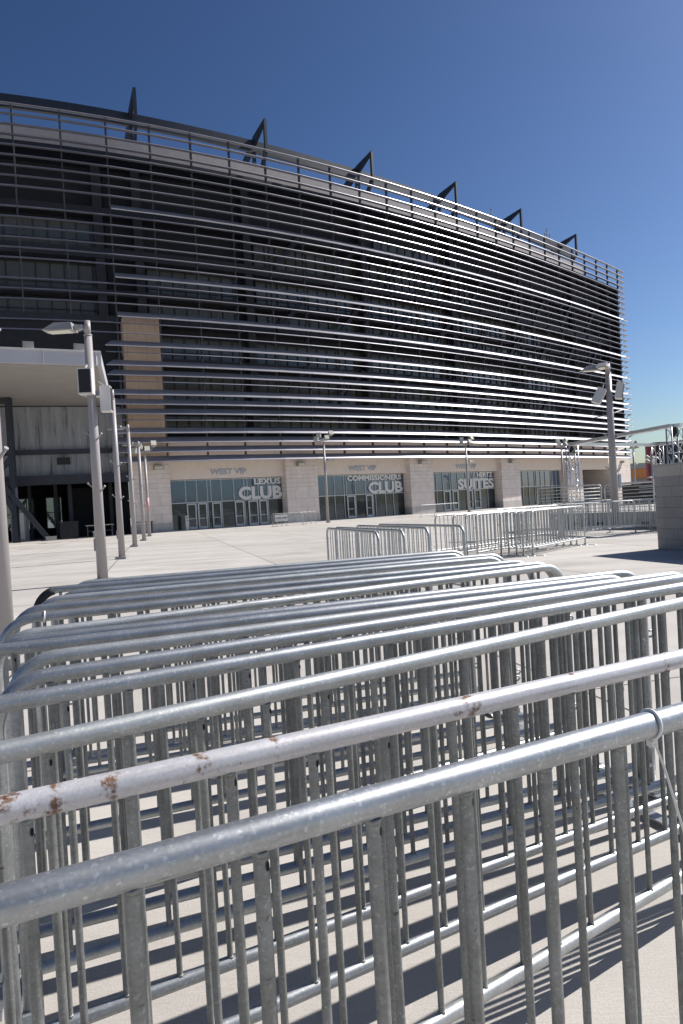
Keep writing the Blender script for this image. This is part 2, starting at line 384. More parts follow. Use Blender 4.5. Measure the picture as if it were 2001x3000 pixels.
# inner wall, floors, glazing behind louvres
SE = K1 * PITCH + 1.0
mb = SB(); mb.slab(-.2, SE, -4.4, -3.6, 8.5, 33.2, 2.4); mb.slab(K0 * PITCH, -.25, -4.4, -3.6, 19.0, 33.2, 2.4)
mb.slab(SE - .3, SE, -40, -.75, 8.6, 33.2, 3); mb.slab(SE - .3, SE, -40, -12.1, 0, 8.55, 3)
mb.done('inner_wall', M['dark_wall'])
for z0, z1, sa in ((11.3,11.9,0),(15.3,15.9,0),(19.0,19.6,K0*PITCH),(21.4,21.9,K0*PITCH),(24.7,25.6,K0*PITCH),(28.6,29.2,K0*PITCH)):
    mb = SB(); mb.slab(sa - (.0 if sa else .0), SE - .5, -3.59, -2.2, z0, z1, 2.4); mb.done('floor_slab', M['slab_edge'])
def band(z0, z1, s0, s1, sp=1.23):
    mb = SB(); mb.slab(s0, s1, -3.595, -3.52, z0, z1, 1.85); w = mb.done('window', M['glass_up'])
    mb = SB(); s = s0
    while s < s1 + .01:
        mb.slab(s - .045, s + .045, -3.51, -3.42, z0, z1); s += sp
    mb.slab(s0, s1, -3.51, -3.42, z1 - .06, z1 + .04, 2.4); mb.slab(s0, s1, -3.51, -3.42, z0 + .55, z0 + .62, 2.4)
    mb.done('window_frame', M['mullion_dark'], w)
for z0, z1, s0, s1 in ((22.1,24.5,3.4,12.2),(19.7,21.3,3.4,12.2),(26.0,28.3,-20,-.6),(22.1,24.4,-20,-.6),(19.7,21.2,-20,-.6),
                       (26.0,28.4,14.5,46),(22.1,24.5,14.5,62),(19.7,21.2,14.5,66),(16.2,18.2,4.2,66),(12.4,14.6,4.2,66),(9.2,10.8,4.2,66),(29.6,31.2,30,44)):
    band(z0, z1, s0, s1)
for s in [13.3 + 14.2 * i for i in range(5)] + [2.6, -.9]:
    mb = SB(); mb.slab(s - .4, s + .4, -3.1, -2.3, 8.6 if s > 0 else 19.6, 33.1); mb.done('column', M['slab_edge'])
for i in range(9):
    s = 16 + i * 7.1
    for zz in (12.2, 19.2, 25.6)[: 3]:
        mb = SB(); a = P(s, -2.0, zz); b = P(s + 3.2, -2.0, zz + 3.6); mb.bar(a, b, .35, .45); mb.done('brace', M['steel_dark'])
# roof deck, parapet, ring beam, frames
mb = SB(); mb.slab(K0 * PITCH, SE, -9, -.7, 33.22, 33.5, 2.4); mb.done('roof_deck', M['steel_dark'])
mb = SB(); mb.slab(K0 * PITCH, SE - 8, -3.1, -2.6, 33.5, 35.9, 2.4); mb.done('parapet', M['parapet'])
mb = SB(); mb.slab(K0 * PITCH, 79, -6.35, -6.0, 39.1, 40.3, 2.0); mb.done('ring_beam', M['steel_dark'])
for s in (-11, 3.24, 16.64, 30.48, 44.63, 58.84, 74.43):
    mb = SB()
    def bb(a, b, w, h): mb.bar(P(s, a[0], a[1]), P(s, b[0], b[1]), w, h, P(s + 1, 0, 0) - P(s, 0, 0))
    A, RB, IN, B, Cc = (-3.35, 41.2), (-6.2, 40.0), (-9.2, 38.6), (-3.35, 37.9), (-5.3, 35.6)
    up_ = (0, 0, 1)
    def plate(pts, w):
        t = (P(s + .5, 0, 0) - P(s - .5, 0, 0)).normalized() * w / 2
        f = [P(s, o, z) + t for o, z in pts]; b = [P(s, o, z) - t for o, z in pts]; n = len(pts)
        mb.mesh(f + b, [tuple(range(n)), tuple(reversed(range(n, 2*n)))] + [(i, n + i, n + (i+1) % n, (i+1) % n) for i in range(n)])
    plate([(-3.3, 41.25), (-6.1, 40.75), (-9.4, 39.3), (-9.4, 38.3), (-6.3, 39.6), (-3.5, 40.95)], .28)
    plate([(-3.3, 41.2), (-3.3, 37.9), (-3.6, 37.9), (-3.6, 41.0)], .28)
    plate([(-3.3, 38.05), (-3.55, 37.75), (-5.6, 35.3), (-5.9, 35.7), (-3.8, 38.15)], .26)
    plate([(-6.15, 39.5), (-6.15, 33.5), (-6.5, 33.5), (-6.5, 39.5)], .3)
    mb.done('roof_bracket', M['steel_dark'], recalc=True)

# base wall -------------------------------------------------------
bays = [(4.12, 15.61), (19.72, 31.43), (36.16, 47.59), (53.04, 64.4)]
piers = [(.55, 3.95), (15.62, 19.25), (31.7, 35.35), (47.9, 51.9), (63.6, 68.2), (79.3, 85.0)]
for i, (a, b) in enumerate(piers):
    mb = SB(); mb.slab(a, b, -3.4 if i < 5 else -12, -1.3, .82, 3.2); w = mb.done('pier', M['stone_low'])
    mb = SB(); mb.slab(a, b, -3.4 if i < 5 else -12, -1.3, 3.2, 6.6 if i else 6.4); mb.done('pier_top', M['stone_up'], w)
    mb = SB(); mb.slab(a - .02, b + .02, -3.4 if i < 5 else -12, -1.26, 0, .82); mb.done('pier_base', M['stone_base'], w)
mb = SB(); mb.slab(.57, 3.93, -3.5, -1.35, 6.4, 19.3); mb.done('stone_tower', M['stone_tan'])
mb = SB(); mb.slab(3.97, 84.9, -3.4, -1.9, 4.72, 8.5); mb.slab(.6, 3.9, -3.45, -3.4, 0, 4.7); mb.done('upper_wall', M['plaster'])
# soffit shadow gap between base and louvres is left open, as built
def bay(a, b, ms, doors, top=4.68):
    for (x0, x1) in zip(ms[:-1], ms[1:]):
        if x1 - x0 < .05: continue
        isdoor = any(abs(x0 - d0) < .05 for d0, d1 in doors)
        mb = SB(); mb.slab(x0, x1, -2.55, -2.45, 2.52, top, 3); w = mb.done('window', M['glass'])
        mb = SB(); mb.slab(x0, x0 + .06, -2.44, -2.36, 2.58, top - .06, 3); mb.slab(x0, x1, -2.44, -2.36, 2.50, 2.58, 3); mb.slab(x0, x1, -2.44, -2.36, top - .06, top, 3)
        mb.done('window_frame', M['alu'], w)
        if isdoor:
            mb = SB(); mb.slab(x0 + .08, x1 - .08, -2.55, -2.45, .06, 2.44, 3); d = mb.done('door', M['glass_low'])
            mb = SB(); e = .13
            mb.slab(x0 + .06, x0 + .06 + e, -2.44, -2.34, .03, 2.46); mb.slab(x1 - .06 - e, x1 - .06, -2.44, -2.34, .03, 2.46)
            mb.slab(x0 + .06 + e, x1 - .06 - e, -2.44, -2.34, 2.34, 2.46); mb.slab(x0 + .06 + e, x1 - .06 - e, -2.44, -2.34, .03, .28); mb.slab(x0 + .06 + e, x1 - .06 - e, -2.44, -2.36, 1.0, 1.07)
            mb.done('door_frame', M['alu'], d)
            mb = SB(); mb.slab(x1 - .24, x1 - .20, -2.33, -2.24, .95, 1.25); mb.done('handle', M['alu'], d)
        else:
            mb = SB(); mb.slab(x0, x1, -2.55, -2.45, .05, 2.50, 3); w = mb.done('window', M['glass_low'])
            mb = SB(); mb.slab(x0, x0 + .06, -2.44, -2.36, .06, 2.48); mb.slab(x0, x1, -2.44, -2.36, 0, .06, 3); mb.done('window_frame', M['alu'], w)
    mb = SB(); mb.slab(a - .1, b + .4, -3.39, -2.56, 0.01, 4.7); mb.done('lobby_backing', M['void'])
bay(*bays[0], [4.12,5.54,6.61,7.66,8.02,9.07,10.34,11.43,11.77,12.93,13.96,15.61], [(5.54,6.61),(6.61,7.66),(8.02,9.07),(10.34,11.43),(11.77,12.93),(12.93,13.96)])
bay(*bays[1], [19.72,20.82,21.87,23.1,23.41,24.6,25.93,26.98,27.35,28.75,29.9,31.5], [(23.41,24.6),(25.93,26.98)])
bay(*bays[2], [36.16,36.82,37.94,39.2,39.5,40.61,42.1,43.29,43.54,44.81,46.25,47.7], [(37.94,39.2),(39.5,40.61),(42.1,43.29),(43.54,44.81)])
bay(*bays[3], [53.04,53.96,55.45,56.91,57.3,58.4,59.59,61.08,61.4,62.47,63.5], [])
# open passage with stairs between the last piers
mb = SB(); mb.slab(68.3, 79.2, -14, -13.6, 0, 5); mb.slab(68.0, 68.3, -13.6, -3.5, 0, 5); mb.slab(68.3, 79.2, -13.6, -1.95, 4.74, 5.0); mb.done('passage_wall', M['dark_wall'])
mb = SB()
for i in range(9): mb.slab(69.5, 77.5, -12 + 0, -3.2 - i * .35, .17 * i + .01, .17 * (i + 1) + .01)
st = mb.done('stairs', M['concrete'])
mb = SB()
for s in (70.2, 73.5, 77):
    mb.bar(P(s, -3.0, 1.0), P(s, -6.3, 2.6), .06, .06); mb.bar(P(s, -3.0, 0), P(s, -3.0, 1.0), .05, .05); mb.bar(P(s, -6.3, 1.4), P(s, -6.3, 2.6), .05, .05)
mb.done('handrail', M['alu'])
# wall lights on the piers
for s in (2.9, 17.2, 33.4, 49.9, 81.6):
    mb = SB(); p, t, n = frame(s)
    for zz, oo in ((5.85, -.75),): mb.slab(s - .42, s + .42, -1.28, oo, zz - .22, zz + .16)
    l = mb.done('wall_light', M['lamp_body']); mb = SB(); mb.slab(s - .36, s + .36, -.74, -.72, 5.65, 5.92); mb.done('lens', M['lens'], l)

# lettering -------------------------------------------------------
def text_mesh(body, w, h, depth, mat_, name, origin, tdir, bold=.02):
    cu = bpy.data.curves.new(name, 'FONT'); cu.body = body; cu.size = 1; cu.extrude = .02; cu.offset = bold; cu.resolution_u = 3
    ob = bpy.data.objects.new(name + '_tmp', cu); COL.objects.link(ob); dg = bpy.context.evaluated_depsgraph_get()
    me = bpy.data.meshes.new_from_object(ob.evaluated_get(dg)); bpy.data.objects.remove(ob); bpy.data.curves.remove(cu)
    xs = [v.co.x for v in me.vertices]; ys = [v.co.y for v in me.vertices]; x0, x1, y0, y1 = min(xs), max(xs), min(ys), max(ys)
    n = Vector((tdir.y, -tdir.x, 0)); t = Vector((tdir.x, tdir.y, 0))
    for v in me.vertices:
        q = origin + t * ((v.co.x - x0) / (x1 - x0) * w) + Vector((0, 0, (v.co.y - y0) / (y1 - y0) * h)) + n * (v.co.z / .04 * depth)
        v.co = q - ORG
    me.name = name; me.materials.clear(); me.materials.append(mat_)
    o = bpy.data.objects.new(name, me); COL.objects.link(o); o.parent = stad; return o
def word(body, s0, s1, z0, z1, off, mat_, depth=.05, bold=.04):
    a = P(s0, off, z0); b = P(s1, off, z0); d = (b - a); w = d.length; text_mesh(body, w, z1 - z0, depth, mat_, 'sign_lettering', a, Vector((d.x, d.y)).normalized(), bold)
for a, b in ((7.9, 11.6), (23.5, 27.3), (39.8, 43.7)): word('WEST VIP', a, b, 5.06, 5.64, -1.87, M['grey_letter'], .03, .035)
word('LEXUS', 12.55, 15.5, 4.02, 4.60, -2.352, M['white_letter'], .012)
word('CLUB', 10.85, 15.58, 2.58, 3.86, -2.352, M['white_letter'], .012, bold=.045)
word('COMMISSIONERS', 23.6, 31.2, 4.02, 4.60, -2.352, M['white_letter'], .012)
word('CLUB', 26.4, 31.35, 2.58, 3.86, -2.352, M['white_letter'], .012, bold=.045)
word('HERTZ', 44.25, 47.4, 4.02, 4.60, -2.352, M['white_letter'], .012)
word('SUITES', 40.6, 47.6, 2.58, 3.86, -2.352, M['white_letter'], .012, bold=.045)

# left entrance: corrugated wall, lobby, canopy ---------------------
mb = SB(); s = -26.0; step = .16
while s < .3:
    a, b, c_ = s, s + step * .5, s + step
    for (q0, o0, q1, o1) in ((a, -2.6, a + .03, -2.54), (a + .03, -2.54, b, -2.54), (b, -2.54, b + .03, -2.6), (b + .03, -2.6, c_, -2.6)):
        mb.face([P(q0,o0,5.5), P(q1,o1,5.5), P(q1,o1,11.5), P(q0,o0,11.5)], [(q0,5.5),(q1,5.5),(q1,11.5),(q0,11.5)])
    s += step
mb.done('corrugated_panel', M['corr'])
mb = SB(); mb.slab(-26, .5, -3.0, -2.65, 5.5, 19.0, 2.4); mb.done('backing_wall', M['dark_wall'])
mb = SB(); mb.slab(-26, .5, -2.5, -2.1, 7.35, 7.75, 2.4); mb.slab(-26, .5, -2.6, -1.6, 4.7, 5.5, 2.4); mb.slab(-26, .5, -16, -2.7, 5.0, 5.4, 2.4); mb.done('steel_beam', M['steel_dark'])
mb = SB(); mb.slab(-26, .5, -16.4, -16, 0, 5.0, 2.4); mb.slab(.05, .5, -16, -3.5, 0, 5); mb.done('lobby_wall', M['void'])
mb = SB(); mb.slab(-26, .0, -15.9, -2.4, .004, .03, 2.4); mb.done('lobby_floor', M['dark_floor'])
mb = SB(); mb.slab(-5.0, -.2, -9.2, -9.0, 0.03, 4.6, 3); mb.done('roller_shutter', M['dark_wall'])
for s0 in (-14.5, -12.3, -10.1, -7.3):
    mb = SB(); mb.slab(s0, s0 + 1.6, -11, -10.9, .9, 3.9); w = mb.done('window', M['glass_blue'])
    mb = SB()
    for q in (0, .8, 1.6): mb.slab(s0 + q - .04, s0 + q + .04, -10.89, -10.8, .86, 3.94)
    for zz in (.86, 2.4, 3.86): mb.slab(s0, s0 + 1.6, -10.79, -10.74, zz, zz + .07)
    mb.done('window_frame', M['mullion_dark'], w)
for s0, off in ((-8.9, -9), (-6.3, -8), (-4.9, -5), (-1.1, -6)):
    mb = SB(); mb.slab(s0, s0 + .35, off - .35, off, .03, 5.0); mb.done('column', M['steel_dark'])
# wall pack on the corrugated wall, downlight in the lobby ceiling
mb = SB(); mb.slab(-5.6, -4.5, -2.05, -1.7, 6.4, 7.0); mb.done('wall_light', M['black'])
mb = SB(); mb.slab(-9.0, -8.5, -3.4, -2.9, 4.92, 4.99); l = mb.done('downlight', M['lens'])
# canopy
cz0, cz1 = 11.6, 12.5
FR, BR = Vector((-15.3, 45.3)), Vector((-20.3, 62.2))
td = Vector((.905, .425)); FL = FR - td * 24; BL = BR - td * 24
def prism(mb, poly, z0, z1):
    n = len(poly); b = [Vector((p.x, p.y, z0)) for p in poly]; t = [Vector((p.x, p.y, z1)) for p in poly]
    mb.mesh(b + t, [tuple(reversed(range(n))), tuple(range(n, 2 * n))] + [(i, (i+1) % n, n + (i+1) % n, n + i) for i in range(n)])
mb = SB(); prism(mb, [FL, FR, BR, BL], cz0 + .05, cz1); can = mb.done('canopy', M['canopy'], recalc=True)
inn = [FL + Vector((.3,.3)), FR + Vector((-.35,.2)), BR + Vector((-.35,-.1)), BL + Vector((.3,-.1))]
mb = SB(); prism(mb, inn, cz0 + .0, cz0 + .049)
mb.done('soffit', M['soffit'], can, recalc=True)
mb = SB()
mb.bar(Vector((FL.x, FL.y, cz1 + .05)), Vector((FR.x, FR.y, cz1 + .05)), .2, .1)
for i in range(7):
    q = FR - td * (3.2 * i + .3); n2 = Vector((td.y, -td.x)) * .02
    mb.bar(Vector((q.x + n2.x, q.y + n2.y, cz0 + .06)), Vector((q.x + n2.x, q.y + n2.y, cz1)), .1, .05)
mb.done('fascia_trim', M['white_paint'], can)
for i in range(6):
    q = FR - td * (1.6 + 3.05 * i) + Vector((.1, .5)); mb = SB()
    Mx = Matrix.Translation((q.x, q.y, cz1 + .1)) @ Matrix.Rotation(R(25), 4, 'Z')
    mb.box(-.33, .33, -.25, .3, .12, .48, Mx); mb.box(-.22, .22, -.33, -.25, .18, .42, Mx); mb.box(-.05, .05, -.05, .05, 0, .12, Mx)
    mb.done('floodlight', M['lamp_body'], can)
mb = SB()
for i in (1, 2):
    q0 = FR - td * (8.0 * i); q1 = BR - td * (8.0 * i); mb.bar(Vector((q0.x, q0.y + .4, cz0 - .01)), Vector((q1.x, q1.y - .2, cz0 - .01)), .04, .01)
mb.done('soffit_joint', M['lamp_body'], can)
# braced steel mast left
mb = SB(); mx_, my_ = -26.0, 54.5
mb.bar((mx_, my_, 0), (mx_, my_, 11.7), .42, .42)
for z0, z1, dx in ((0, 6.9, 5), (11.3, 7.3, -4.5), (2.3, 9.5, -4.6)):
    mb.bar((mx_ + (0 if dx > 0 else 0), my_, z1 if dx > 0 else z0 + 0), (mx_ - abs(dx), my_ - 2, z0 if dx > 0 else z1 + 4), .35, .4)
mb.bar((mx_ + 2.2, my_ + .8, 0.1), (mx_ - 2.4, my_ - 1, 7.4), .4, .4)
mb.bar((mx_, my_, 7.3), (mx_ - 6, my_ - 2.6, 8.2), .35, .45)
mb.done('braced_column', M['steel_dark'])
# low lights: roof antennas
mb = SB()
for s, h in ((52.5, 2.4), (66.5, 2.8), (67.3, 2.2), (65.9, 2.0)):
    mb.bar(P(s, -4, 36.3), P(s, -4, 37.6 + h), .09, .09); mb.bar(P(s - .5, -4, 37.0 + h), P(s + .5, -4, 37.0 + h), .07, .07)
mb.done('antenna', M['lamp_body'])

# ---------------------------------------------------------------- barriers
BH, RR_ = 1.09, .021
def corner_path(Lh, r=.13, n=7):
    pts = [(0, 0, .02)]; pts.append((0, 0, .6))
    for i in range(n + 1):
        a = math.pi - math.pi / 2 * i / n; pts.append((r + r * math.cos(a), 0, BH - r + r * math.sin(a)))
    for i in range(1, 12): pts.append((r + (Lh - 2 * r) * i / 12, 0, BH))
    for i in range(n + 1):
        a = math.pi / 2 - math.pi / 2 * i / n; pts.append((Lh - r + r * math.cos(a), 0, BH - r + r * math.sin(a)))
    pts.append((Lh, 0, .6)); pts.append((Lh, 0, .02)); return pts
def make_barrier(Lh, npick, sp, first, frame_m, pick_m, pr=.0095, rail=RR_, seg=20, zb=.16, footx=0.0):
    root = empty('crowd_barrier')
    mb = MB(); mb.tube(corner_path(Lh), rail, seg); mb.build('frame', frame_m, root)
    mb = MB(); mb.tube([(.01, 0, zb), (Lh * .33, 0, zb), (Lh * .66, 0, zb), (Lh - .01, 0, zb)], rail * .96, seg, caps=False); mb.build('bottom_rail', frame_m, root)
    mb = MB(); mb.tube([(0,0,zb), (0,0,.6), (0,0,BH - rail * .6)], pr, max(8, seg // 2), caps=False)
    mb.tube([(0,0,zb + rail*.8), (0,0,zb + rail*.8 + .006)], pr * 1.35, 10, pr); mb.tube([(0,0,BH - rail - .006), (0,0,BH - rail * .8)], pr, 10, pr * 1.35)
    pm = [mb.build('picket', [pick_m, M['hole']], root)]
    mb.cur = 1
    a = R(-50)
    c = Vector((math.cos(a) * pr * .97, math.sin(a) * pr * .97, BH - rail - .016)); d = Vector((math.cos(a), math.sin(a), 0)); x = Vector((-d.y, d.x, 0))
    mb.face([c + d * .0012 + x * .0032 * math.cos(t) + Vector((0,0,1)) * .0065 * math.sin(t) for t in [2 * math.pi * i / 10 for i in range(10)]])
    pm.append(mb.build('picket', [pick_m, M['hole']], root))
    for i in range(npick):
        if i < 2: o = pm[i]
        else: o = pm[(i * 7 // 3) % 2].copy(); COL.objects.link(o); o.parent = root
        o.location = (first + sp * i + random.uniform(-.004, .004), 0, 0); o.rotation_euler = (random.uniform(-.003, .003), random.uniform(-.003, .003), random.uniform(-.2, .2))
    for xx in (footx, Lh - footx):
        mb = MB(); mb.box(xx - .03, xx + .03, -.28, .28, .012, .02); mb.box(xx - .022, xx + .022, -.035, .035, .02, .05)
        mb.bar((xx, -.28, .016), (xx, -.30, .003), .06, .006); mb.bar((xx, .28, .016), (xx, .30, .003), .06, .006)
        mb.build('foot', frame_m, root)
    for zz in (.32, .82):
        mb = MB(); mb.tube([(0,0,zz), (-.045,0,zz), (-.06,0,zz-.012), (-.06,0,zz-.06)], .006, 8); mb.build('hook', frame_m, root)
        mb = MB(); mb.tube([(Lh+.015,0,zz-.02), (Lh+.05,0,zz-.02), (Lh+.065,.0,zz-.035), (Lh+.05,0,zz-.05), (Lh+.015,0,zz-.05)], .006, 8); mb.build('eyelet', frame_m, root)
    return root
# foreground stack, farthest first: y at x=0, angle, one end (L or R) x
fg = [
 (4.958, 17.3, 'R', .94), (4.629, 17.4, 'L', -1.84), (4.27, 18.6, 'R', 1.10), (4.138, 19.2, 'R', 1.06), (3.729, 19.1, 'R', 1.13),
 (3.428, 21.8, 'L', -1.45), (3.174, 28.5, 'R', 1.22), (2.774, 20.3, 'R', 1.43), (2.62, 21.0, 'R', 1.30), (2.472, 23.4, 'R', 1.60),
 (2.222, 27.3, 'L', -.92), (1.964, 28.8, 'L', -.93), (1.635, 32.6, 'L', -.80), (1.218, 26.3, 'L', -.74), (.907, 26.3, 'L', -.64)]
names = ['farthest barrier of the foreground stack, just before the open plaza',
 'second farthest barrier of the foreground stack, black rubber on its left corner',
 'third farthest barrier of the foreground stack, almost hidden behind the next',
 'fourth farthest barrier of the foreground stack, left corner behind a bend',
 'fifth farthest barrier of the foreground stack, left bend at the photo edge',
 'sixth farthest barrier of the foreground stack, white tie near its left bend',
 'seventh farthest barrier of the foreground stack, big right bend against the plaza',
 'eighth farthest barrier of the foreground stack, just behind a squeezed pale rail',
 'ninth farthest barrier of the foreground stack, pale rail squeezed between two others',
 'sixth barrier from the camera in the foreground stack, right bend just inside the photo',
 'fifth barrier from the camera in the foreground stack, left bend low down',
 'fourth barrier from the camera in the foreground stack, its ends hidden',
 'third barrier from the camera in the foreground stack, clean galvanised rail behind the rusty one',
 'second barrier from the camera in the foreground stack, silver painted rail with rust patches',
 'nearest barrier of the foreground stack, thick galvanised rail with a cable tie at right']
LF = 2.85
protos = {}
fgobjs = []
for i, (y0, ang, side, xe) in enumerate(fg):
    a = R(ang); xl = xe if side == 'L' else xe - LF * math.cos(a)
    key = 'near' if i == 14 else ('rust' if i == 13 else ('m%d' % (i % 3)))
    if key not in protos:
        if key == 'near':
            # a picket stands where the line crosses x = .015
            d0 = (.015 - xl) / math.cos(a); first = d0 % .155
            if first < .08: first += .155
            o = make_barrier(LF, 17, .155, first, M['galv'], M['galv_pick'], .0100, .0215, 32)
        elif key == 'rust': o = make_barrier(LF, 18, .15, .14, M['silver'], M['galv_pick'], .0087, .021, 32)
        else: o = make_barrier(LF, 18, .15, .12 + .012 * (i % 3), M['galv'] if i % 3 else M['bare'], M['galv_pick'], .0087, .0205, 24)
        protos[key] = o
    else: o = copy_tree(protos[key])
    o.location = (xl, y0 + xl * math.tan(a), .004 * (i % 3)); o.rotation_euler = (0, 0, a)
    tag(o, names[i], 'barrier', 'barriers stacked in the foreground'); fgobjs.append(o)
# queue rows and groups on the plaza
far = make_barrier(2.8, 17, .15, .17, M['bare'], M['bare'], .009, .02, 10, zb=.2)
used = [False]
def put(x, y, ang, label, group, sx=1.0, z=0):
    o = far if not used[0] else copy_tree(far)
    used[0] = True
    o.location = (x, y, z); o.rotation_euler = (0, 0, R(ang)); o.scale = (sx, 1, 1); tag(o, label, 'barrier', group); return o
G1 = 'queue barriers seen end-on behind the foreground stack'
for (x, y, a), lb in zip(((.49, 9.5, 104), (.86, 9.65, 108), (1.26, 10.05, 108), (1.78, 10.05, 110)),
    ('leftmost of the four queue barriers seen nearly end-on, beyond the foreground stack', 'second from the left of the four queue barriers seen nearly end-on',
     'third from the left of the four queue barriers seen nearly end-on', 'rightmost of the four queue barriers seen nearly end-on')):
    put(x, y, a, lb, G1, 1.15)
G2 = 'row of barriers stretching across the plaza below the louvred building'
for i, (x, y, a) in enumerate(((2.37, 17.4, 42), (2.75, 16.9, 45), (3.0, 16.6, 47), (3.15, 16.1, 48))):
    put(x, y, a, ['farthest of the barriers in the left half of the mid-plaza row, black end block', 'second farthest barrier in the left half of the mid-plaza row',
                  'third farthest barrier in the left half of the mid-plaza row', 'nearest barrier in the left half of the mid-plaza row'][i], G2, 1.1)
for i, (x, y) in enumerate(((3.86, 16.75), (4.05, 16.75), (4.2, 16.6), (4.38, 16.65), (4.6, 16.6))):
    put(x, y, 48.5, ['farthest of the five barriers nested in the right half of the mid-plaza row', 'second farthest of the five nested barriers in the mid-plaza row',
                   'middle one of the five nested barriers in the mid-plaza row', 'second nearest of the five nested barriers in the mid-plaza row',
                   'nearest of the five nested barriers in the mid-plaza row, full side in view'][i], G2, 1.15)
put(4.7, 21.0, 30, 'barrier seen as a dark top rail behind the five nested ones', G2); put(7.1, 22.5, 10, 'short barrier between the nested group and the grey parapet wall', G2)
G3 = 'barriers in front of the grey parapet wall'
for i, (x, y, a) in enumerate(((7.6, 23.4, -8), (8.3, 24.6, -35), (8.9, 24.9, -40), (9.35, 23.9, -42))):
    put(x, y, a, ['leftmost barrier before the grey parapet wall', 'second barrier from the left before the grey parapet wall', 'third barrier from the left before the grey parapet wall',
                  'barrier before the grey parapet wall right beside the tall lamp pole'][i], G3)
G4 = 'barriers by the first stone pier between two entrances'
grp = []
for i, (x, y) in enumerate(((-5.9, 57.7), (-5.8, 58.1), (-5.6, 58.6), (-5.2, 58.9), (-4.8, 59.2))):
    grp.append(put(x, y, 28, ['front barrier of the bunch below the stone pier, carrying a white sign', 'second barrier back in the bunch below the stone pier', 'third barrier back in the bunch below the stone pier',
                   'fourth barrier back in the bunch below the stone pier', 'rearmost barrier in the bunch below the stone pier'][i], G4))
put(7.0, 60.2, 33, 'far barrier standing in front of the third entrance doors, left piece', 'two far barriers at the third entrance'); put(8.3, 61.2, 30, 'far barrier standing in front of the third entrance doors, right piece', 'two far barriers at the third entrance')
# sign hanging on the front barrier by the pier
sg = empty('hanging_sign', (-5.9, 57.7, 0), R(28)); tag(sg, 'small white rectangular sign hung on a barrier below the stone pier', 'sign')
mb = MB(); mb.box(.24, 1.42, -.05, -.03, .42, 1.0); mb.build('board', M['white_paint'], sg)
def flat_text(body, x0, x1, z0, z1, y, mat_, name, parent, bold=.02, rot=False):
    cu = bpy.data.curves.new(name, 'FONT'); cu.body = body; cu.size = 1; cu.offset = bold; cu.resolution_u = 2; cu.extrude = .01
    ob = bpy.data.objects.new(name + '_tmp', cu); COL.objects.link(ob); dg = bpy.context.evaluated_depsgraph_get()
    me = bpy.data.meshes.new_from_object(ob.evaluated_get(dg)); bpy.data.objects.remove(ob); bpy.data.curves.remove(cu)
    xs = [v.co.x for v in me.vertices]; ys = [v.co.y for v in me.vertices]; a, b, c, d = min(xs), max(xs), min(ys), max(ys)
    for v in me.vertices:
        u = (v.co.x - a) / (b - a); w = (v.co.y - c) / (d - c)
        v.co = Vector((x0 + (x1-x0) * ((1 - w) if rot else u), y - v.co.z, z0 + (z1-z0) * (u if rot else w)))
    me.name = name; me.materials.clear(); me.materials.append(mat_); o = bpy.data.objects.new(name, me); COL.objects.link(o); o.parent = parent
flat_text('CLOSED / OPEN', .32, 1.36, .66, .78, -.062, M['sign_blue'], 'lettering', sg)

# cable ties
o15 = fgobjs[14]; mw = Matrix.Translation(o15.location) @ Matrix.Rotation(R(26.3), 4, 'Z')
xt = (.50 - o15.location.x) / math.cos(R(26.3))
tie = empty('cable_tie', mw @ Vector((xt, 0, BH)), R(26.3)); tag(tie, 'white plastic cable tie looped round the nearest rail with a long loose tail', 'cable tie')
mb = MB(); ring = []
for i in range(33):
    t = 2 * math.pi * i / 32; ring.append((.0015 * math.sin(t * 2) + .006 * math.cos(t), .0235 * math.sin(t), .0235 * math.cos(t)))
mb.tube(ring, .003, 8, caps=False); mb.box(-.009, .005, -.012, .0, -.034, -.024); mb.build('loop', M['plastic'], tie)
mb = MB(); tail = [(-.002, -.012, -.03), (.012, -.016, -.07), (.03, -.018, -.13), (.055, -.016, -.2), (.095, -.01, -.28), (.15, 0.0, -.34), (.2, .01, -.37)]
for p, q in zip(tail[:-1], tail[1:]): mb.bar(p, q, .0045, .0018, (1, 0, 1))
mb.build('tail', M['plastic'], tie)
o6 = fgobjs[5]; mw = Matrix.Translation(o6.location) @ Matrix.Rotation(R(21.8), 4, 'Z')
t2 = empty('cable_tie', mw @ Vector((.17, 0, BH)), R(21.8)); tag(t2, 'small white cable tie round the bent left corner of a rail in the stack', 'cable tie')
mb = MB(); mb.tube([(.002 * math.cos(t), .0228 * math.sin(t), .0228 * math.cos(t)) for t in [2 * math.pi * i / 24 for i in range(25)]], .0035, 6, caps=False); mb.build('loop', M['plastic'], t2)
o2 = fgobjs[1]; mw = Matrix.Translation(o2.location) @ Matrix.Rotation(R(17.4), 4, 'Z')
rs = empty('rubber_sleeve', mw @ Vector((0, 0, BH - .13)), R(17.4)); tag(rs, 'black rubber wrapped round the left bend of a rail far back in the stack', 'rubber sleeve')
mb = MB(); mb.tube([(.13 + .13 * math.cos(a), 0, .13 * math.sin(a)) for a in [math.pi - math.pi * .42 * i / 7 for i in range(8)]], .0245, 14); mb.build('sleeve', M['rubber'], rs)

